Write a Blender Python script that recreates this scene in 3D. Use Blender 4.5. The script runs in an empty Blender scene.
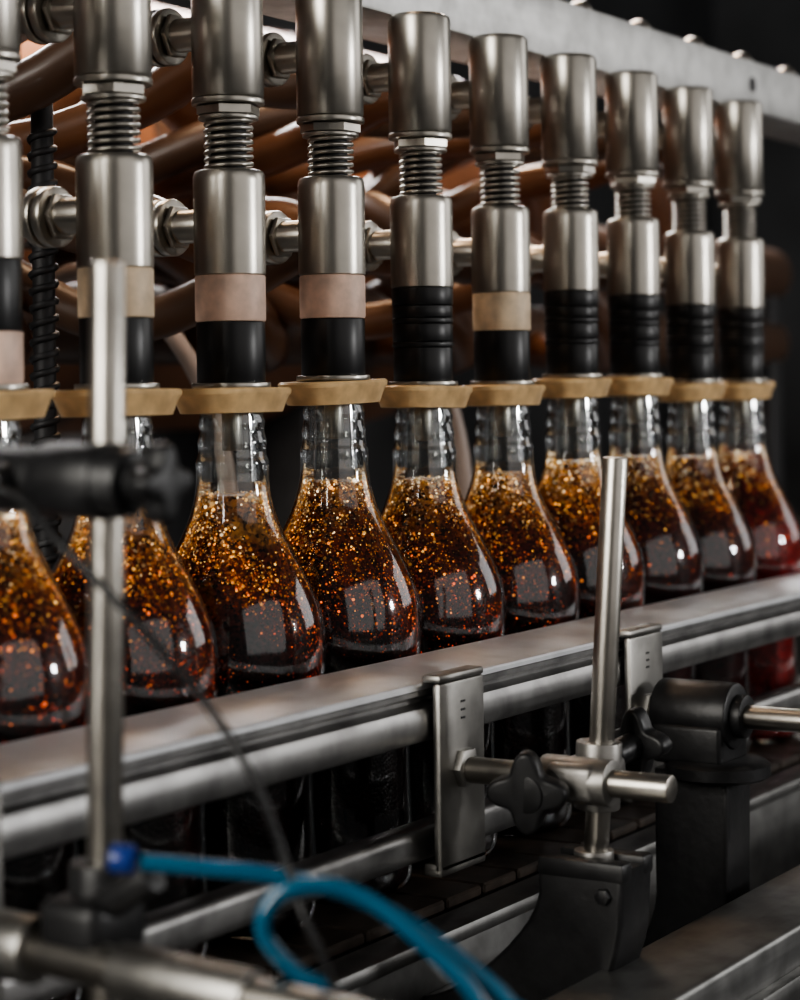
import bpy, bmesh, math, random
from mathutils import Vector, Matrix
random.seed(7)
scene = bpy.context.scene
COL = scene.collection

# ------------------------------------------------------------------ materials
def new_mat(name):
    m = bpy.data.materials.new(name); m.use_nodes = True
    nt = m.node_tree
    return m, nt, nt.nodes["Principled BSDF"]

def simple(name, col, rough=0.5, metal=0.0, noise=0.0, nscale=40, bump=0.0, coat=0.0, spec=0.5, transl=0.0):
    m, nt, b = new_mat(name)
    b.inputs["Base Color"].default_value = (*col, 1)
    b.inputs["Roughness"].default_value = rough
    b.inputs["Metallic"].default_value = metal
    b.inputs["Coat Weight"].default_value = coat
    b.inputs["Specular IOR Level"].default_value = spec
    if noise > 0 or bump > 0:
        tc = nt.nodes.new("ShaderNodeTexCoord")
        n = nt.nodes.new("ShaderNodeTexNoise"); n.inputs["Scale"].default_value = nscale
        n.inputs["Detail"].default_value = 5
        nt.links.new(tc.outputs["Object"], n.inputs["Vector"])
        if noise > 0:
            r = nt.nodes.new("ShaderNodeValToRGB")
            r.color_ramp.elements[0].position = .3; r.color_ramp.elements[1].position = .7
            r.color_ramp.elements[0].color = (*[c*(1-noise) for c in col], 1)
            r.color_ramp.elements[1].color = (*[min(1, c*(1+noise)) for c in col], 1)
            nt.links.new(n.outputs["Fac"], r.inputs["Fac"])
            nt.links.new(r.outputs["Color"], b.inputs["Base Color"])
        if bump > 0:
            bp = nt.nodes.new("ShaderNodeBump"); bp.inputs["Strength"].default_value = bump
            bp.inputs["Distance"].default_value = .001
            nt.links.new(n.outputs["Fac"], bp.inputs["Height"])
            nt.links.new(bp.outputs["Normal"], b.inputs["Normal"])
    if transl > 0:
        t = nt.nodes.new("ShaderNodeBsdfTranslucent"); t.inputs["Color"].default_value = (min(1, col[0]*2.6), min(1, col[1]*2.6), min(1, col[2]*2.2), 1)
        mx = nt.nodes.new("ShaderNodeMixShader"); mx.inputs[0].default_value = transl
        out = nt.nodes["Material Output"]
        nt.links.new(b.outputs[0], mx.inputs[1]); nt.links.new(t.outputs[0], mx.inputs[2]); nt.links.new(mx.outputs[0], out.inputs["Surface"])
    return m

def brushed(name, col, rough, scale, var=.12, dirt=.25, bump=.04):
    m, nt, b = new_mat(name)
    b.inputs["Metallic"].default_value = 1
    tc = nt.nodes.new("ShaderNodeTexCoord")
    mp = nt.nodes.new("ShaderNodeMapping"); mp.inputs["Scale"].default_value = scale
    n = nt.nodes.new("ShaderNodeTexNoise"); n.inputs["Scale"].default_value = 1; n.inputs["Detail"].default_value = 3
    nt.links.new(tc.outputs["Object"], mp.inputs["Vector"]); nt.links.new(mp.outputs[0], n.inputs["Vector"])
    n2 = nt.nodes.new("ShaderNodeTexNoise"); n2.inputs["Scale"].default_value = 45; n2.inputs["Detail"].default_value = 6
    nt.links.new(tc.outputs["Object"], n2.inputs["Vector"])
    mr = nt.nodes.new("ShaderNodeMapRange")
    mr.inputs["To Min"].default_value = rough-var; mr.inputs["To Max"].default_value = rough+var
    nt.links.new(n.outputs["Fac"], mr.inputs["Value"])
    nt.links.new(mr.outputs[0], b.inputs["Roughness"])
    r = nt.nodes.new("ShaderNodeValToRGB")
    r.color_ramp.elements[0].position = .3; r.color_ramp.elements[1].position = .6
    r.color_ramp.elements[0].color = (*[c*(1-dirt) for c in col], 1)
    r.color_ramp.elements[1].color = (*col, 1)
    nt.links.new(n2.outputs["Fac"], r.inputs["Fac"])
    nt.links.new(r.outputs["Color"], b.inputs["Base Color"])
    bp = nt.nodes.new("ShaderNodeBump"); bp.inputs["Strength"].default_value = bump; bp.inputs["Distance"].default_value = .0003
    nt.links.new(n.outputs["Fac"], bp.inputs["Height"]); nt.links.new(bp.outputs["Normal"], b.inputs["Normal"])
    return m

M_cyl = brushed("turned_stainless", (.47, .445, .40), .32, (20, 20, 1500), .03, .2, .015)
M_spring = brushed("spring_steel", (.50, .475, .43), .32, (100, 100, 100), .08)
M_rail = brushed("rail_stainless", (.42, .415, .41), .38, (10, 400, 400), .08, .4, .05)
M_railtop = brushed("rail_wear_strip", (.94, .95, .97), .45, (6, 200, 200), .06, .12, .02)
M_beam = brushed("beam_stainless", (.66, .66, .65), .45, (8, 250, 250), .08, .28, .04)
M_rod = brushed("rod_steel", (.46, .435, .395), .32, (40, 40, 900), .05, .28, .02)
M_strap = brushed("strap_steel", (.38, .37, .35), .42, (200, 200, 40), .1, .35)
M_cast = simple("cast_metal", (.30, .29, .275), .42, .9, .2, 80, .3)
M_black = simple("black_plastic", (.012, .012, .013), .42, 0, .3, 150, .25)
M_blacksleeve = simple("black_sleeve", (.008, .008, .009), .38, 0, .3, 60, .1)
M_pink = simple("pink_band", (.80, .57, .46), .5, 0, .22, 90, .15)
M_beige = simple("beige_band", (.78, .61, .43), .5, 0, .22, 90, .15)
M_collar = simple("collar_rubber", (.82, .54, .27), .42, 0, .28, 70, .2, .25)
M_hose = simple("amber_hose", (.125, .060, .032), .34, 0, .45, 14, .1, .2, transl=.22)
M_hose2 = simple("brown_hose", (.085, .048, .031), .4, 0, .35, 12, .1, .1, transl=.12)
M_copper = simple("backdrop_vat_copper", (.25, .115, .06), .5, .4, .4, 5, .2)
M_white = simple("milky_hose", (.42, .34, .30), .4)
M_blue = simple("blue_hose", (.004, .095, .18), .22, 0, .1, 30, 0, .5)
M_bluecap = simple("blue_cap", (.01, .035, .2), .3)
M_cable = simple("cable_rubber", (.012, .012, .013), .45)
M_chain = simple("chain_plastic", (.05, .038, .03), .4, 0, .4, 90, .3)
M_frame = brushed("frame_steel", (.34, .338, .33), .42, (10, 200, 200), .08, .35)
M_darkframe = simple("dark_frame", (.025, .025, .027), .55, .3, .3, 20)
M_wall = simple("wall_paint", (.11, .118, .128), .8, 0, .5, 1.2)
M_floor = simple("floor_concrete", (.05, .05, .05), .5, 0, .4, 6, .2)

# thin bottle glass: reflective skin over transparency
def glass_mat():
    m = bpy.data.materials.new("bottle_glass"); m.use_nodes = True
    nt = m.node_tree; nt.nodes.clear()
    out = nt.nodes.new("ShaderNodeOutputMaterial")
    mix = nt.nodes.new("ShaderNodeMixShader")
    tr = nt.nodes.new("ShaderNodeBsdfTransparent")
    gl = nt.nodes.new("ShaderNodeBsdfGlossy"); gl.inputs["Roughness"].default_value = .085
    gl.inputs["Color"].default_value = (.97, .98, 1, 1)
    lw = nt.nodes.new("ShaderNodeLayerWeight"); lw.inputs["Blend"].default_value = .38
    mr = nt.nodes.new("ShaderNodeMapRange")
    mr.inputs["To Min"].default_value = .045; mr.inputs["To Max"].default_value = .85
    ramp = nt.nodes.new("ShaderNodeValToRGB")
    ramp.color_ramp.elements[0].color = (.95, .96, .95, 1)
    ramp.color_ramp.elements[1].color = (.2, .2, .19, 1)
    ramp.color_ramp.elements[0].position = .4
    tc = nt.nodes.new("ShaderNodeTexCoord")
    n = nt.nodes.new("ShaderNodeTexNoise"); n.inputs["Scale"].default_value = 40
    bp = nt.nodes.new("ShaderNodeBump"); bp.inputs["Strength"].default_value = .12; bp.inputs["Distance"].default_value = .002
    nt.links.new(tc.outputs["Object"], n.inputs["Vector"]); nt.links.new(n.outputs["Fac"], bp.inputs["Height"])
    nt.links.new(bp.outputs[0], gl.inputs["Normal"])
    nt.links.new(lw.outputs["Facing"], ramp.inputs["Fac"]); nt.links.new(ramp.outputs[0], tr.inputs["Color"])
    nt.links.new(lw.outputs["Fresnel"], mr.inputs["Value"]); nt.links.new(mr.outputs[0], mix.inputs["Fac"])
    nt.links.new(tr.outputs[0], mix.inputs[1]); nt.links.new(gl.outputs[0], mix.inputs[2])
    nt.links.new(mix.outputs[0], out.inputs["Surface"])
    return m
M_glass = glass_mat()

def liquid_mat(name, low, top=(.46, .22, .055), mid=(.16, .036, .006), gmin=.118):
    m, nt, b = new_mat(name)
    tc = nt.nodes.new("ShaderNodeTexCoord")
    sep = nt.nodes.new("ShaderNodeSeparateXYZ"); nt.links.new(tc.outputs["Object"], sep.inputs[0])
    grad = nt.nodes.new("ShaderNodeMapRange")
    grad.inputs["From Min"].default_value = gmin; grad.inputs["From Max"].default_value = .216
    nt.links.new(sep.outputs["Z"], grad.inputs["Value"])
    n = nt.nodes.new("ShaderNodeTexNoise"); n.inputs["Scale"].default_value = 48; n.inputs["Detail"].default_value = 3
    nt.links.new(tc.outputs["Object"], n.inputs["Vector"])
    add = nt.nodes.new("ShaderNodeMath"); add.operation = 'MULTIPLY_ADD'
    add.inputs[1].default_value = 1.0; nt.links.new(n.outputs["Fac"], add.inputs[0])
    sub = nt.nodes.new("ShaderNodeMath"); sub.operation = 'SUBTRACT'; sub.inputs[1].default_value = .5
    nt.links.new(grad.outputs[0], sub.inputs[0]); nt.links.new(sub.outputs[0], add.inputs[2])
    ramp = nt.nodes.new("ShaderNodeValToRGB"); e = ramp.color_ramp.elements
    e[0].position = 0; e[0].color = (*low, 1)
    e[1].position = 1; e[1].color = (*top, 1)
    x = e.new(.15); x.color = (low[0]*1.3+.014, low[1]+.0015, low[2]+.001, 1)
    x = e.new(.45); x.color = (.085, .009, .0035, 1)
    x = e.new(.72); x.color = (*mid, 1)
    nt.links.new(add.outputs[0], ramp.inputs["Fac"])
    v = nt.nodes.new("ShaderNodeTexVoronoi"); v.inputs["Scale"].default_value = 560
    nt.links.new(tc.outputs["Object"], v.inputs["Vector"])
    sp = nt.nodes.new("ShaderNodeSeparateColor"); nt.links.new(v.outputs["Color"], sp.inputs[0])
    mr = nt.nodes.new("ShaderNodeMapRange"); mr.inputs["From Min"].default_value = .0; mr.inputs["From Max"].default_value = 1
    mr.inputs["To Min"].default_value = .05; mr.inputs["To Max"].default_value = 1.8
    nt.links.new(sp.outputs[0], mr.inputs["Value"])
    mix = nt.nodes.new("ShaderNodeVectorMath"); mix.operation = 'SCALE'
    nt.links.new(ramp.outputs[0], mix.inputs[0]); nt.links.new(mr.outputs[0], mix.inputs["Scale"])
    nt.links.new(mix.outputs[0], b.inputs["Base Color"])
    b.inputs["Roughness"].default_value = .35
    b.inputs["Specular IOR Level"].default_value = .25
    bp = nt.nodes.new("ShaderNodeBump"); bp.inputs["Strength"].default_value = .4; bp.inputs["Distance"].default_value = .0008
    bp.invert = True
    nt.links.new(v.outputs["Distance"], bp.inputs["Height"]); nt.links.new(bp.outputs[0], b.inputs["Normal"])
    return m
M_cola = liquid_mat("cola_liquid", (.006, .0012, .0012))
M_coladeep = liquid_mat("deep_cola_liquid", (.030, .002, .002), (.28, .09, .02), (.08, .011, .004), .135)
M_colared = liquid_mat("red_cola_liquid", (.24, .009, .008), (.26, .06, .015), (.15, .010, .006), .145)

def bubble_mat():
    m, nt, b = new_mat("bubble_gold")
    tc = nt.nodes.new("ShaderNodeTexCoord")
    sep = nt.nodes.new("ShaderNodeSeparateXYZ"); nt.links.new(tc.outputs["Object"], sep.inputs[0])
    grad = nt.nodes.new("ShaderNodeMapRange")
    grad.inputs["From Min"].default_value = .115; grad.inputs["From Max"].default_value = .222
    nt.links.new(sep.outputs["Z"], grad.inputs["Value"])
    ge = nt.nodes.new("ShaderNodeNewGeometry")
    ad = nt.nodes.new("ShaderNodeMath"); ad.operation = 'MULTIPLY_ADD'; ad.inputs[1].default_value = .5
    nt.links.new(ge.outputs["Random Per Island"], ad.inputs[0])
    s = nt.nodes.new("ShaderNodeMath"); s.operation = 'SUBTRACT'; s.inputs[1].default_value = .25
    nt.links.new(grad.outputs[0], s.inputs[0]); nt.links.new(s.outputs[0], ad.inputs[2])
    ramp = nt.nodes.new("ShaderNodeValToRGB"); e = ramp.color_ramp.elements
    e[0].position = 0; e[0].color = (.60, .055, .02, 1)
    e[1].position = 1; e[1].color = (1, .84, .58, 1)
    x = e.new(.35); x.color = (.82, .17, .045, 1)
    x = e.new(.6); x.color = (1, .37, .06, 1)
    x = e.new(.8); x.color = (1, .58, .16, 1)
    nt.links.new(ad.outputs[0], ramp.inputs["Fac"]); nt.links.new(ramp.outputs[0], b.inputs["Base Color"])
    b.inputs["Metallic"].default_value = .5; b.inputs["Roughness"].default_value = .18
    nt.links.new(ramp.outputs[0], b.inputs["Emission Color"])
    # emission on a minority of bubbles imitates light scattered through the drink
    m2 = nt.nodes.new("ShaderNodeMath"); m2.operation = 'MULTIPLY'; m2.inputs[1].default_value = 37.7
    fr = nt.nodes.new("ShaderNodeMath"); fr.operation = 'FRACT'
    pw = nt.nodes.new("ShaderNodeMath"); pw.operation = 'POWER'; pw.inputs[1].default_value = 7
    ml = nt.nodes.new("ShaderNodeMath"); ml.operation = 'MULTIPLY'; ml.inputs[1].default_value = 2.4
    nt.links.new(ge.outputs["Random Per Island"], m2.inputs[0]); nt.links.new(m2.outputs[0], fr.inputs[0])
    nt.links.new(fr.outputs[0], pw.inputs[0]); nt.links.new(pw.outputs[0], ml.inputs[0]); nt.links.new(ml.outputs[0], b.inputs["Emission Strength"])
    return m
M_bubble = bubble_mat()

# ------------------------------------------------------------------ mesh helpers
def obj_from(name, verts, faces, mat, parent=None, smooth=True, ang=35, loc=(0, 0, 0)):
    me = bpy.data.meshes.new(name)
    me.from_pydata([tuple(v) for v in verts], [], faces)
    me.validate(); me.update()
    bm = bmesh.new(); bm.from_mesh(me); bmesh.ops.recalc_face_normals(bm, faces=bm.faces); bm.to_mesh(me); bm.free()
    if smooth:
        me.polygons.foreach_set("use_smooth", [True]*len(me.polygons))
        me.set_sharp_from_angle(angle=math.radians(ang))
    me.materials.append(mat)
    return inst(name, me, parent, loc)

def inst(name, me, parent=None, loc=(0, 0, 0)):
    o = bpy.data.objects.new(name, me); COL.objects.link(o)
    o.location = loc
    if parent: o.parent = parent
    return o

def empty(name, loc=(0, 0, 0)):
    e = bpy.data.objects.new(name, None); COL.objects.link(e)
    e.empty_display_size = .02; e.location = loc
    return e

def T(verts, mat):
    return [mat @ Vector(v) for v in verts]

def lathe(profile, seg=48, cap0=True, cap1=True, zoff=0):
    vs = []; fs = []
    n = len(profile)
    for z, r in profile:
        for k in range(seg):
            a = 2*math.pi*k/seg
            vs.append((r*math.cos(a), r*math.sin(a), z+zoff))
    for i in range(n-1):
        for k in range(seg):
            k2 = (k+1) % seg
            fs.append((i*seg+k, i*seg+k2, (i+1)*seg+k2, (i+1)*seg+k))
    if cap0: fs.append(tuple(range(seg))[::-1])
    if cap1: fs.append(tuple((n-1)*seg+k for k in range(seg)))
    return vs, fs

def cyl(r, z0, z1, seg=40, bev=.0006):
    return lathe([(z0, r-bev), (z0+bev*.3, r-bev*.3), (z0+bev, r), (z1-bev, r), (z1-bev*.3, r-bev*.3), (z1, r-bev)], seg)

def merge(parts):
    V = []; F = []
    for vs, fs in parts:
        o = len(V); V += list(vs); F += [tuple(i+o for i in f) for f in fs]
    return V, F

def box(x0, x1, y0, y1, z0, z1, bev=.001, seg=2):
    bm = bmesh.new(); bmesh.ops.create_cube(bm, size=1)
    for v in bm.verts:
        v.co = Vector(((x0+x1)/2+v.co.x*(x1-x0), (y0+y1)/2+v.co.y*(y1-y0), (z0+z1)/2+v.co.z*(z1-z0)))
    if bev > 0: bmesh.ops.bevel(bm, geom=bm.edges[:], offset=bev, segments=seg, affect='EDGES', profile=.5)
    bm.verts.index_update()
    r = ([v.co.copy() for v in bm.verts], [tuple(v.index for v in f.verts) for f in bm.faces]); bm.free(); return r

def prism(pts, h0, h1, bev=.001, seg=2):
    """2D outline (a,b) extruded along c"""
    bm = bmesh.new()
    vs = [bm.verts.new((a, b, h0)) for a, b in pts]
    f = bm.faces.new(vs)
    r = bmesh.ops.extrude_face_region(bm, geom=[f])
    for v in [g for g in r['geom'] if isinstance(g, bmesh.types.BMVert)]: v.co.z = h1
    bmesh.ops.recalc_face_normals(bm, faces=bm.faces)
    if bev > 0:
        es = [e for e in bm.edges if abs(e.verts[0].co.z-e.verts[1].co.z) < 1e-7]
        bmesh.ops.bevel(bm, geom=es, offset=bev, segments=seg, affect='EDGES', profile=.5)
    bm.verts.index_update()
    r = ([v.co.copy() for v in bm.verts], [tuple(v.index for v in f.verts) for f in bm.faces]); bm.free(); return r

def smooth_path(P, n=10):
    P = [Vector(p) for p in P]; out = []
    for i in range(len(P)-1):
        p0 = P[max(i-1, 0)]; p1 = P[i]; p2 = P[i+1]; p3 = P[min(i+2, len(P)-1)]
        for k in range(n):
            t = k/n
            out.append(.5*((2*p1)+(-p0+p2)*t+(2*p0-5*p1+4*p2-p3)*t*t+(-p0+3*p1-3*p2+p3)*t**3))
    out.append(P[-1]); return out

def sweep(P, r, seg=14):
    vs = []; fs = []; n = len(P)
    t = (P[1]-P[0]).normalized()
    nrm = t.orthogonal().normalized()
    for i in range(n):
        t2 = (P[min(i+1, n-1)]-P[max(i-1, 0)]).normalized()
        nrm = (nrm-t2*nrm.dot(t2)).normalized(); bn = t2.cross(nrm)
        rr = r(i/(n-1)) if callable(r) else r
        for k in range(seg):
            a = 2*math.pi*k/seg
            vs.append(P[i]+(nrm*math.cos(a)+bn*math.sin(a))*rr)
    for i in range(n-1):
        for k in range(seg):
            k2 = (k+1) % seg
            fs.append((i*seg+k, i*seg+k2, (i+1)*seg+k2, (i+1)*seg+k))
    fs.append(tuple(range(seg))[::-1]); fs.append(tuple((n-1)*seg+k for k in range(seg)))
    return vs, fs

def rod(p0, p1, r, seg=32, bev=.0008):
    p0 = Vector(p0); p1 = Vector(p1); d = p1-p0
    vs, fs = cyl(r, 0, d.length, seg, bev)
    m = Matrix.Translation(p0) @ d.to_track_quat('Z', 'Y').to_matrix().to_4x4()
    return T(vs, m), fs

def star(cx, r, lobes=5, depth=.22, h=.012):
    pts = []
    for k in range(60):
        a = 2*math.pi*k/60
        rr = r*(1-depth+depth*math.cos(lobes*a))
        pts.append((rr*math.cos(a), rr*math.sin(a)))
    return prism(pts, -h/2, h/2, .002, 3)

def place(part, loc, axis=(0, 0, 1)):
    m = Matrix.Translation(Vector(loc)) @ Vector(axis).to_track_quat('Z', 'Y').to_matrix().to_4x4()
    return T(part[0], m), part[1]

# ------------------------------------------------------------------ layout constants
ROW = .628
PITCH = .0916
X3 = .9385
ZB = .985          # conveyor surface
XS = [X3+(i-3)*PITCH for i in range(10)]
XS[0] += .0075; XS[1] += .0045; XS[2] += .001

# ------------------------------------------------------------------ room
def room_box(name, a, mat):
    vs, fs = box(*a, bev=0); return obj_from(name, vs, fs, mat, smooth=False)
room_box("floor", (-3, 7, -3, 3.1, -.1, 0), M_floor)
room_box("wall_back", (-3, 7, 3.0, 3.1, 0, 3.6), M_wall)
room_box("wall_right", (6.9, 7.0, -3, 3.0, 0, 3.6), M_wall)

# ------------------------------------------------------------------ bottles
prof = [(.0, .0300), (.0015, .034), (.004, .037), (.010, .039), (.03, .0393), (.06, .0385), (.09, .0387), (.103, .0399),
        (.110, .0417), (.118, .0438), (.126, .0450), (.134, .0454), (.143, .0452), (.152, .0441), (.161, .0416), (.170, .0378), (.179, .0331),
        (.188, .0281), (.197, .0237), (.205, .0208), (.212, .0190), (.219, .0181), (.225, .0180), (.2295, .0182), (.2325, .0171),
        (.236, .0168), (.239, .0172), (.242, .0166), (.2450, .0160), (.249, .0164), (.2535, .0155)]
def interp(z):
    for (z0, r0), (z1, r1) in zip(prof, prof[1:]):
        if z0 <= z <= z1: return r0+(r1-r0)*(z-z0)/(z1-z0)
    return prof[-1][1]
gp = []
for i in range(len(prof)-1):
    P = [prof[max(i-1, 0)], prof[i], prof[i+1], prof[min(i+2, len(prof)-1)]]
    for k in range(4):
        t = k/4; z = P[1][0]+(P[2][0]-P[1][0])*t
        m1 = (P[2][1]-P[0][1])/max(1e-6, P[2][0]-P[0][0]); m2 = (P[3][1]-P[1][1])/max(1e-6, P[3][0]-P[1][0]); dz = P[2][0]-P[1][0]
        r = (2*t**3-3*t*t+1)*P[1][1]+(t**3-2*t*t+t)*dz*m1+(-2*t**3+3*t*t)*P[2][1]+(t**3-t*t)*dz*m2
        gp.append((z, r))
gp.append(prof[-1])
gi = gp + [(.2535, .0136), (.2505, .0140), (.245, .0142), (.235, .0146), (.220, .0154)]
vs, fs = lathe(gi, 72, True, False)
o_tmp = obj_from("tmp", vs, fs, M_glass, ang=60); glass_me = o_tmp.data; bpy.data.objects.remove(o_tmp)
glass_me.name = "bottle_glass_mesh"

def ico():
    bm = bmesh.new(); bmesh.ops.create_icosphere(bm, subdivisions=1, radius=1)
    bm.verts.index_update()
    r = ([v.co.copy() for v in bm.verts], [tuple(v.index for v in f.verts) for f in bm.faces]); bm.free(); return r
IV, IF = ico()
FILL = .2130
def bubbles(seed, fill, count=6600, bias=.07, power=1.1):
    rnd = random.Random(seed); V = []; F = []
    n = 0
    # foamy clumps: bubble density drifts with a few random lobes
    lob = [(rnd.uniform(0, 6.28), rnd.randint(1, 4), rnd.uniform(60, 160)) for _ in range(4)]
    while n < count:
        z = rnd.uniform(.106, fill)
        t = (z-.106)/(fill-.106)
        a = rnd.uniform(0, 2*math.pi)
        d = sum(math.sin(k*a+ph+z*fz) for ph, k, fz in lob)/4
        if rnd.random() > (bias+(1-bias)*min(1, (t*1.2)**power))*(.58+.85*d): continue
        R = interp(z)-.0026
        if rnd.random() > R/.044+.2: continue
        u = rnd.random()
        s = rnd.uniform(.00018, .00050) if u < .78 else (rnd.uniform(.00050, .00085) if u < .96 else rnd.uniform(.00085, .0012))
        if z > fill-.005: s *= 1.4
        rr = R-s*.3
        c = Vector((rr*math.cos(a), rr*math.sin(a), z)); o = len(V)
        V += [c+v*s for v in IV]; F += [tuple(i+o for i in f) for f in IF]; n += 1
    me = bpy.data.meshes.new("bubble_cluster_%d" % seed); me.from_pydata([tuple(v) for v in V], [], F)
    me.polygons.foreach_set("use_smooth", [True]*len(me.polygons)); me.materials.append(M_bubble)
    return me
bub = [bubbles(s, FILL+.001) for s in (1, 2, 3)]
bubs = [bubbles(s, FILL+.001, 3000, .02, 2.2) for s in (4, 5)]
def liquid(mat, fill):
    p = [(z, r-.0026) for z, r in gp if .004 < z < fill]
    p = [(.003, p[0][1]-.003)]+p+[(fill, interp(fill)-.003), (fill+.0006, interp(fill)-.006)]
    vs, fs = lathe(p, 64)
    o = obj_from("tmpl", vs, fs, mat, ang=60); me = o.data; bpy.data.objects.remove(o); return me
liq = liquid(M_cola, FILL); liqd = liquid(M_coladeep, FILL); liqr = liquid(M_colared, FILL)
DZ = [0, 0, .0, .0035, 0, 0, .004, .004, 0, 0]
for i, x in enumerate(XS):
    b = empty("cola_bottle", (x, ROW, ZB))
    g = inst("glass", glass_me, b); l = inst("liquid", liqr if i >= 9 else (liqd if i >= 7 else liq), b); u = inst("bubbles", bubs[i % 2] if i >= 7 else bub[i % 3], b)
    b.scale = (1, 1, 1+DZ[i]/.2535)
    b.rotation_euler = (0, 0, i*1.3)

# ------------------------------------------------------------------ filling valves
def superring(hx, hy, z, n=48, p=2.6):
    out = []
    for k in range(n):
        a = 2*math.pi*k/n; c = math.cos(a); s = math.sin(a)
        out.append((hx*math.copysign(abs(c)**(2/p), c), hy*math.copysign(abs(s)**(2/p), s), z))
    return out
def loft(rings):
    V = []; F = []; n = len(rings[0])
    for r in rings: V += r
    for i in range(len(rings)-1):
        for k in range(n):
            k2 = (k+1) % n; F.append((i*n+k, i*n+k2, (i+1)*n+k2, (i+1)*n+k))
    F.append(tuple(range(n))[::-1]); F.append(tuple((len(rings)-1)*n+k for k in range(n)))
    return V, F
def mk(name, part, mat, ang=35):
    o = obj_from(name, part[0], part[1], mat, ang=ang); me = o.data; bpy.data.objects.remove(o); me.name = name; return me
# all z relative to 1.25
me_upper = mk("upper_barrel", merge([lathe([(.1435, .0150), (.1440, .0172), (.1450, .0178), (.2075, .0178), (.2095, .0172), (.2108, .0155)], 56)]), M_cyl)
me_lip = mk("barrel_lip", cyl(.0181, .1405, .1436, 56, .0005), M_cyl)
me_nut = mk("lock_nut", merge([cyl(.0150, .1332, .1352, 40, .0004), lathe([(.1352, .0148), (.1358, .0160), (.1398, .0160), (.1404, .0148)], 6)]), M_spring)
def coil(z0, z1, turns=6, R=.0112, w=.00125):
    P = []
    n = turns*28
    for k in range(n+1):
        a = 2*math.pi*k/28; P.append(Vector((R*math.cos(a), R*math.sin(a), z0+(z1-z0)*k/n)))
    return sweep(P, w, 8)
me_spring = mk("spring", coil(.1085, .1335, 7), M_spring, 60)
me_core = mk("spring_core", cyl(.0088, .104, .142, 32), M_darkframe)
me_lower = mk("lower_barrel", lathe([(.0565, .0170), (.0570, .0177), (.0600, .0178), (.1030, .0178), (.1062, .0176), (.1078, .0168), (.1085, .0145)], 56), M_cyl)
me_blackfull = mk("black_sleeve", merge([cyl(.0174, .0465, .0566, 56), cyl(.0171, .0395, .0463, 56), cyl(.0174, .0362, .0393, 56), cyl(.0171, .026, .0360, 56), cyl(.0174, .0228, .0258, 56), cyl(.0168, .0035, .0227, 56)]), M_blacksleeve)
me_blacklow = mk("black_sleeve", cyl(.0170, .0035, .0336, 56), M_blacksleeve)
me_blackhi = mk("black_sleeve", cyl(.0170, .0260, .0566, 56), M_blacksleeve)
me_pinkhi = mk("seal_band", cyl(.0175, .0336, .0566, 56, .001), M_pink)
me_beigehi = mk("seal_band", cyl(.0175, .0336, .0566, 56, .001), M_beige)
me_pinklow = mk("seal_band", cyl(.0173, .0035, .026, 56, .001), M_pink)
me_flange = mk("flange", cyl(.0196, .0008, .0036, 56, .0005), M_cyl)
me_collar = mk("centering_collar", loft([superring(.0285, .0165, -.0115), superring(.0300, .0178, -.0112), superring(.0345, .0192, -.0035), superring(.0362, .0200, -.0022),
                                        superring(.0366, .0202, -.0002), superring(.0355, .0195, .0008)]), M_collar, 30)
me_tip = mk("filling_nozzle", cyl(.0050, -.030, -.011, 24), M_rod)
# back fittings
fit = []
for zz in (.178, .082):
    fit.append(rod((0, .012, zz), (0, .060, zz), .0085, 28))
    fit.append(rod((0, .034, zz), (0, .039, zz), .0145, 36))
    fit.append(rod((0, .0405, zz), (0, .0455, zz), .0145, 36))
    fit.append(rod((0, .030, zz), (0, .033, zz), .0118, 6))
me_fit = mk("pipe_fittings", merge(fit), M_cyl)
hr = random.Random(21)
def hose(zz, r):
    sx = hr.uniform(-.16, .10); arc = hr.uniform(-.045, .055); zend = hr.uniform(.03, .14); yy = hr.uniform(.30, .37)
    return sweep(smooth_path([(0, .0605, zz), (0, .085, zz), (sx*.12, .125, zz+arc*.5), (sx*.45, .185, zz+arc), (sx*.8, .26, (zz+arc+zend)/2), (sx, yy, zend), (sx*1.05, .385, zend)], 8), r, 16)

mf = empty("hose_manifold")
kinds = ['low', 'beige', 'pink', 'pink', 'full', 'beige', 'full', 'full', 'full', 'full']
for i, x in enumerate(XS):
    v = empty("filling_valve", (x, ROW, 1.25))
    me_hose = mk("amber_hoses", merge([hose(.178, .0135), hose(.082, .0130)]), M_hose if i % 2 else M_hose2, 60)
    for nm, me in (("upper_barrel", me_upper), ("barrel_lip", me_lip), ("lock_nut", me_nut), ("spring", me_spring), ("spring_core", me_core), ("pipe_fittings", me_fit)):
        o = inst(nm, me, v)
        if nm in ("lock_nut",): o.rotation_euler = (0, 0, i*.7)
    inst("amber_hoses", me_hose, mf, (x, ROW, 1.25))
    low = [("lower_barrel", me_lower), ("flange", me_flange), ("centering_collar", me_collar), ("filling_nozzle", me_tip)]
    k = kinds[i]
    if k == 'full': low.append(("black_sleeve", me_blackfull))
    elif k == 'low': low += [("black_sleeve", me_blackhi), ("seal_band", me_pinklow)]
    else: low += [("black_sleeve", me_blacklow), ("seal_band", me_pinkhi if k == 'pink' else me_beigehi)]
    for nm, me in low:
        o = inst(nm, me, v, (0, 0, DZ[i]))
        if nm == "centering_collar": o.rotation_euler = (random.uniform(-.02, .02), random.uniform(-.03, .03), random.uniform(-.05, .05))

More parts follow.
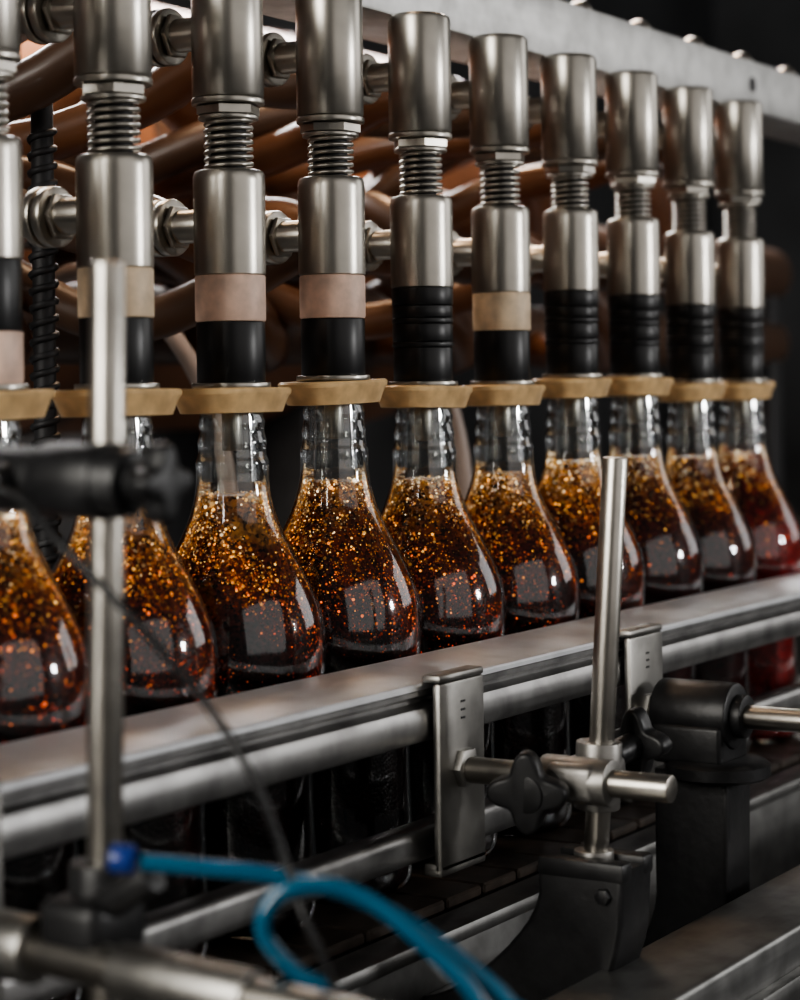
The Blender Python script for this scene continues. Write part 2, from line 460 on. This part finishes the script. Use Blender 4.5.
# ------------------------------------------------------------------ overhead beam with bolts and posts
ob = empty("overhead_beam", (0, 0, 0))
vs, fs = box(-.45, 2.6, .640, .700, 1.4610, 1.5010, .002)
obj_from("beam", vs, fs, M_beam, ob)
P = []
for k in range(30):
    x = -.3+k*PITCH*1.0+.02
    P.append(place(lathe([(0, .0085), (.0015, .0085), (.003, .0078), (.006, .0055), (.0075, .002)], 24), (x, .652, 1.501)))
obj_from("bolts", *merge(P), M_spring, ob)
obj_from("holes", *merge([rod((1.545, .6392, 1.482), (1.545, .643, 1.482), .0058, 24, .0003), rod((1.93, .6392, 1.482), (1.93, .643, 1.482), .0058, 24, .0003)]), M_darkframe, ob)
obj_from("posts", *merge([box(-.45, -.39, .64, .70, 0, 1.461, .002), box(2.54, 2.6, .64, .70, 0, 1.461, .002)]), M_frame, ob)

# ------------------------------------------------------------------ back manifold & big hoses
obj_from("manifold_pipe_upper", *rod((-.4, 1.02, 1.385), (2.5, 1.02, 1.385), .034), M_hose2, mf)
obj_from("manifold_pipe_lower", *rod((-.4, 1.02, 1.30), (2.5, 1.02, 1.30), .030), M_hose2, mf)
obj_from("manifold_legs", *merge([box(-.4, -.36, 1.0, 1.05, 0, 1.40, .002), box(2.46, 2.5, 1.0, 1.05, 0, 1.40, .002)]), M_darkframe, mf)
P = []
for k in range(5):
    x = .80+k*.24
    P.append(sweep(smooth_path([(x-.20, 1.02, 1.40), (x-.14, .96, 1.46), (x-.02, .90, 1.49), (x+.12, .89, 1.44), (x+.2, .93, 1.39), (x+.26, 1.02, 1.36)], 8), .019, 16))
for k in range(4):
    x = .86+k*.27
    P.append(sweep(smooth_path([(x-.18, 1.02, 1.38), (x-.14, .92, 1.40), (x-.02, .86, 1.34), (x+.10, .88, 1.28), (x+.18, 1.02, 1.29)], 8), .017, 16))
obj_from("looping_hoses", *merge(P), M_hose, mf, ang=60)
P = []
for k in range(3):
    x = .80+k*.3
    P.append(sweep(smooth_path([(x, 1.02, 1.30), (x-.02, .92, 1.33), (x-.02, .85, 1.29), (x, .82, 1.20), (x+.01, .82, 1.02)], 8), .006, 12))
obj_from("milky_hoses", *merge(P), M_white, mf, ang=60)
P = []
for x in (.86, 1.58):
    n = 40*10; Q = [Vector((x+.0065*math.cos(2*math.pi*k/10), .76+.0065*math.sin(2*math.pi*k/10), 1.03+.36*k/n)) for k in range(n+1)]
    P.append(sweep(Q, .002, 6)); P.append(rod((x, .76, 1.0), (x, .76, 1.42), .006))
obj_from("threaded_rods", *merge(P), M_darkframe, mf, ang=60)

# copper-brown vat added behind the filler for a warm brown background
vat = empty("backdrop_vat")
vp = [(0, .02), (.004, .10), (.02, .17), (.06, .215), (.12, .235), (1.30, .235), (1.36, .215), (1.40, .17), (1.416, .10), (1.42, .02)]
obj_from("vat_body", *place(lathe(vp, 72), (.95, 1.50, 1.44), (1, 0, 0)), M_copper, vat, ang=50)
obj_from("vat_bands", *merge([place(cyl(.238, 0, .03, 72), (xx, 1.50, 1.44), (1, 0, 0)) for xx in (1.15, 1.60, 2.05)]), M_hose2, vat)
obj_from("vat_cradle", *merge([box(xx, xx+.05, 1.38, 1.62, 0, 1.24, .003) for xx in (1.2, 2.0)]), M_darkframe, vat)

# ------------------------------------------------------------------ conveyor
cv = empty("conveyor")
P = []
x = -.35
while x < 2.6:
    P.append(box(x+.0012, x+.0369, .566, .630, ZB-.006, ZB, .0012, 1)); P.append(box(x+.0012+.019, x+.0369+.019, .632, .700, ZB-.006, ZB, .0012, 1)); x += .0381
obj_from("chain_tiles", *merge(P), M_chain, cv)
obj_from("bed", *merge([box(-.38, 2.62, .562, .704, .93, ZB-.0065, .002)]), M_darkframe, cv)
obj_from("side_frame", *merge([box(-.4, 2.65, .540, .563, .972, .981, .003), box(-.4, 2.65, .548, .560, .885, .972, .001), box(-.4, 2.65, .540, .563, .878, .886, .002),
                               box(-.4, 2.65, .706, .716, .88, .984, .002)]), M_frame, cv)
obj_from("legs", *merge([box(a, a+.05, b, b+.05, 0, .93, .002) for a in (-.2, 1.2, 2.4) for b in (.575, .65)]), M_frame, cv)

# ------------------------------------------------------------------ guide rails
gr = empty("guide_rail")
prof_r = [(.5770, 1.1070), (.5385, 1.1065), (.5335, 1.1060), (.5315, 1.1050), (.5315, 1.1030), (.5345, 1.1010), (.5345, 1.0995), (.5300, 1.0970), (.5285, 1.0935), (.5285, 1.0850), (.5300, 1.0815), (.5340, 1.0800),
          (.5400, 1.0800), (.5400, 1.1010), (.5770, 1.1045)]
vs, fs = prism(prof_r, -.4, 2.6, 0)
obj_from("upper_rail", [Vector((v[2], v[0], v[1])) for v in vs], fs, M_rail, gr, ang=25)
wp = [(.5772, 1.1115), (.5765, 1.1123), (.5750, 1.1125), (.5360, 1.1095), (.5325, 1.1085), (.5318, 1.1075), (.5318, 1.1055), (.5385, 1.1060), (.5772, 1.1065)]
vs, fs = prism(wp, -.4, 2.6, 0)
obj_from("wear_strip", [Vector((v[2], v[0], v[1])) for v in vs], fs, M_railtop, gr, ang=25)
vs, fs = box(-.4, .985, .532, .548, 1.0225, 1.0395, .005, 4)
obj_from("lower_rail", vs, fs, M_rail, gr)
vs, fs = box(1.02, 2.6, .548, .562, 1.0225, 1.0395, .005, 4)
obj_from("lower_rail_far", vs, fs, M_rail, gr)
obj_from("back_rail", *merge([box(-.4, 2.6, .676, .684, 1.06, 1.09, .002)]), M_rail, gr)

def strap(x):
    w = .0215
    P = [box(x-w, x+w, .5225, .5270, 1.018, 1.1085, .0015), box(x-w, x+w, .5225, .533, 1.1085, 1.1125, .0015),
         box(x-w, x+w, .5225, .533, 1.016, 1.0225, .0015)]
    P.append(rod((x, .5185, 1.066), (x, .5235, 1.066), .0100, 6))
    return merge(P)
def marks(x):
    P = []
    for dz in (-.004, 0, .004):
        P.append(box(x-.0018, x+.0018, .5221, .5226, 1.094+dz-.0005, 1.094+dz+.0005, 0))
    return merge(P)
for x in (.545, .890, 1.0975):
    s = empty("rail_strap")
    obj_from("strap_plate", *strap(x), M_strap, s, ang=30)
    obj_from("stamped_marks", *marks(x), M_darkframe, s, smooth=False)

# ------------------------------------------------------------------ arm bracket (black cast foot)
def arm(x, y, ztop, w, drop, low):
    """side outline in (y,z): head block, then a curved arm sweeping back to the conveyor frame"""
    yb = .5475
    top = []; bot = []
    P0 = Vector((y+.022, ztop-drop)); P1 = Vector((y+.024, ztop-drop-.02)); P2 = Vector((yb-.02, ztop-low+.045)); P3 = Vector((yb, ztop-low+.042))
    Q0 = Vector((y-.022, ztop-drop-.012)); Q1 = Vector((y-.018, ztop-drop-.05)); Q2 = Vector((y+.02, ztop-low)); Q3 = Vector((yb, ztop-low))
    for k in range(11):
        t = k/10
        bz = lambda A, B, C, D: A*(1-t)**3+B*3*t*(1-t)**2+C*3*t*t*(1-t)+D*t**3
        top.append(bz(P0, P1, P2, P3)); bot.append(bz(Q0, Q1, Q2, Q3))
    pts = [(y-.023, ztop), (y+.022, ztop)]+[tuple(p) for p in top]+[tuple(p) for p in reversed(bot)]
    vs, fs = prism(pts, -w, w, .003, 3)
    return [Vector((x+v[2], v[0], v[1])) for v in vs], fs

# assembly 1 : leaning post
ps = empty("sensor_post")
obj_from("cross_rod", *rod((.890, .5185, 1.065), (.890, .412, 1.065), .0064), M_rod, ps)
obj_from("post", *rod((.9060, .4605, 1.010), (.9085, .4480, 1.216), .0060), M_rod, ps)
cb = [box(.8790, .9165, .4470, .4730, 1.0560, 1.0740, .004, 3), rod((.890, .442, 1.065), (.890, .478, 1.065), .0110), rod((.9066, .4590, 1.049), (.9070, .4575, 1.081), .0110)]
obj_from("cross_clamp", *merge(cb), M_cast, ps, ang=40)
k1 = [place(star(0, .0195, 4, .20, .010), (.866, .474, 1.062), (1, .25, .1)), rod((.867, .474, 1.062), (.884, .470, 1.064), .0075)]
k1 += [rod((.861, .4735, 1.0615), (.867, .474, 1.062), .009)]
k1 += [place(star(0, .0175, 4, .20, .010), (.937, .452, 1.076), (1, -.1, .1)), rod((.915, .455, 1.073), (.937, .452, 1.076), .0065)]
obj_from("star_knobs", *merge(k1), M_black, ps, ang=40)
obj_from("foot_bracket", *arm(.906, .4605, 1.024, .0165, .014, .115), M_black, ps, ang=40)
obj_from("foot_lugs", *merge([box(.889, .900, .437, .4825, 1.018, 1.0275, .002), box(.912, .923, .437, .4825, 1.018, 1.0275, .002), rod((.886, .447, 1.012), (.926, .447, 1.012), .004, 6)]), M_black, ps, ang=40)
obj_from("foot_socket", *cyl(.0095, 0, .006), M_cast, ps).location = (.9060, .4605, 1.0235)

# assembly 2 : black clamp head with rod
cb2 = empty("clamp_bracket")
obj_from("cross_rod", *rod((1.0975, .5185, 1.066), (1.0975, .340, 1.066), .0066), M_rod, cb2)
head = [rod((1.0975, .468, 1.066), (1.0975, .514, 1.066), .0185, 40, .002), box(1.078, 1.117, .470, .512, 1.040, 1.062, .003, 3)]
head += [rod((1.0975, .462, 1.066), (1.0975, .469, 1.066), .0120, 32)]
obj_from("clamp_head", *merge(head), M_black, cb2, ang=40)
disc = [(.0, .026), (.002, .029), (.008, .029), (.010, .026)]
obj_from("clamp_wheel", *place(lathe(disc, 48), (1.093, .478, 1.032)), M_black, cb2)
obj_from("arm_body", *arm(1.0975, .490, 1.036, .0165, .07, .16), M_black, cb2, ang=40)

# assembly 3 : near post, left
np_ = empty("sensor_post")
obj_from("cross_rod", *rod((.545, .5185, 1.062), (.545, .270, 1.052), .0072), M_rod, np_)
obj_from("rod_collar", *merge([rod((.545, .488, 1.0608), (.545, .506, 1.0615), .0115), rod((.545, .398, 1.0572), (.545, .452, 1.0593), .0092)]), M_strap, np_)
obj_from("post", *rod((.5600, .4720, 1.030), (.5620, .4680, 1.294), .0061), M_rod, np_)
obj_from("lower_clamp", *merge([box(.540, .570, .459, .485, 1.060, 1.080, .005, 3), rod((.5600, .4720, 1.054), (.5602, .4717, 1.090), .0115), rod((.553, .470, 1.074), (.553, .444, 1.090), .006)]), M_black, np_, ang=40)
obj_from("blue_fitting", *rod((.5335, .436, 1.0995), (.530, .443, 1.100), .0048), M_bluecap, np_)
hb = [rod((.555, .540, 1.2205), (.555, .452, 1.2195), .0115, 40, .003), rod((.555, .458, 1.2195), (.555, .438, 1.2193), .0070), rod((.555, .49, 1.2205), (.555, .462, 1.2195), .0128, 40, .002)]
hb += [place(star(0, .0135, 4, .22, .010), (.555, .441, 1.2195), (0, 1, 0)), rod((.5614, .4690, 1.2075), (.5616, .4690, 1.2325), .0105)]
hb += [rod((.535, .5, 1.220), (.56, .5, 1.220), .006)]
obj_from("upper_clamp", *merge(hb), M_black, np_, ang=40)

# cable and hoses
cab = [(.50, .53, 1.222), (.524, .483, 1.218), (.534, .466, 1.200), (.539, .440, 1.176), (.551, .421, 1.1496), (.551, .401, 1.125), (.556, .393, 1.0996), (.5515, .382, 1.083), (.556, .375, 1.062), (.57, .365, 1.0), (.60, .35, .6), (.62, .33, .05), (.70, .30, .002)]
obj_from("sensor_cable", *sweep(smooth_path(cab, 10), .0015, 10), M_cable, ang=60)
ah = [(.532, .432, 1.0996), (.543, .415, 1.0974), (.555, .396, 1.0946), (.5665, .3767, 1.0888), (.5766, .3604, 1.0794), (.585, .347, 1.068), (.5936, .333, 1.0532), (.60, .32, 1.03), (.61, .30, .9), (.64, .28, .4), (.66, .27, .05), (.75, .25, .003)]
obj_from("air_hose", *sweep(smooth_path(ah, 12), .0028, 16), M_blue, ang=60)
bh = [(.640, .26, .003), (.60, .33, .3), (.585, .365, .9), (.572, .370, 1.03), (.563, .378, 1.0557), (.5535, .388, 1.0655), (.546, .3946, 1.0789), (.549, .3906, 1.0903), (.557, .378, 1.093), (.5656, .3655, 1.087), (.573, .352, 1.0744), (.5815, .3374, 1.0566), (.59, .325, 1.02), (.60, .29, .9), (.65, .24, .4), (.68, .22, .05), (.76, .2, .003)]
obj_from("air_hose", *sweep(smooth_path(bh, 12), .0028, 16), M_blue, ang=60)

# ------------------------------------------------------------------ foreground frame beam
fb = empty("machine_frame_beam")
obj_from("beam", *merge([box(-.3, 2.6, .400, .452, .935, .977, .003, 3), box(-.3, 2.6, .393, .401, .944, .957, .002)]), M_frame, fb)
obj_from("legs", *merge([box(a, a+.05, .400, .450, 0, .935, .002) for a in (-.3, 1.3, 2.5)]), M_frame, fb)

# ------------------------------------------------------------------ lights
def area(name, loc, target, size, sy, power, col):
    L = bpy.data.lights.new(name, 'AREA'); L.shape = 'RECTANGLE'; L.size = size; L.size_y = sy; L.energy = power; L.color = col
    o = bpy.data.objects.new(name, L); COL.objects.link(o); o.location = loc
    o.rotation_euler = (Vector(target)-Vector(loc)).to_track_quat('-Z', 'Y').to_euler(); return o
area("window_light_left", (-1.4, .75, 2.0), (1.0, .63, 1.2), 1.0, 1.3, 60, (1, .96, .89))
area("soft_light_front", (.2, -2.4, 2.0), (1.1, .63, 1.15), 3.2, 2.2, 16, (1, .96, .92))
area("window_light_front", (1.9, -1.4, 1.5), (1.1, .63, 1.15), .18, .24, 13, (1, .99, .98))
area("beam_fill_right", (3.8, -1.1, 1.95), (1.4, .63, 1.3), 1.3, 1.2, 11, (1, .98, .96))  # added soft light, brightens the beam face and rail fronts
area("ceiling_light_back", (2.7, 2.3, 2.5), (1.2, .6, 1.1), 2.2, 1.0, 215, (1, .98, .97))
area("warm_fill_vat", (1.75, 1.05, 2.05), (1.75, 1.4, 1.4), .4, .3, 12, (1, .64, .38))  # unseen warm fill added to light the vat
area("warm_fill_hoses", (1.05, .86, 1.80), (1.15, .92, 1.38), .25, .15, 2.2, (1, .70, .46))  # small warm fill added above the hoses to brighten their brown
w = bpy.data.worlds.new("world"); scene.world = w; w.use_nodes = True
w.node_tree.nodes["Background"].inputs[0].default_value = (1, .96, .93, 1)
w.node_tree.nodes["Background"].inputs[1].default_value = .05
scene.view_settings.look = 'AgX - Medium High Contrast'

# ------------------------------------------------------------------ camera
cd = bpy.data.cameras.new("camera"); cam = bpy.data.objects.new("camera", cd); COL.objects.link(cam)
cd.sensor_fit = 'HORIZONTAL'; cd.sensor_width = 36; cd.lens = 2128/800*36
cd.shift_y = -112/800
cd.clip_start = .02
th = math.radians(32)
fwd = Vector((math.cos(th), math.sin(th), 0)); 
q = fwd.to_track_quat('-Z', 'Y')
cam.matrix_world = Matrix.Translation((0, 0, 1.25)) @ q.to_matrix().to_4x4() @ Matrix.Rotation(math.radians(-.7), 4, 'Z')
cd.dof.use_dof = True; cd.dof.focus_distance = 1.10; cd.dof.aperture_fstop = 9
scene.camera = cam
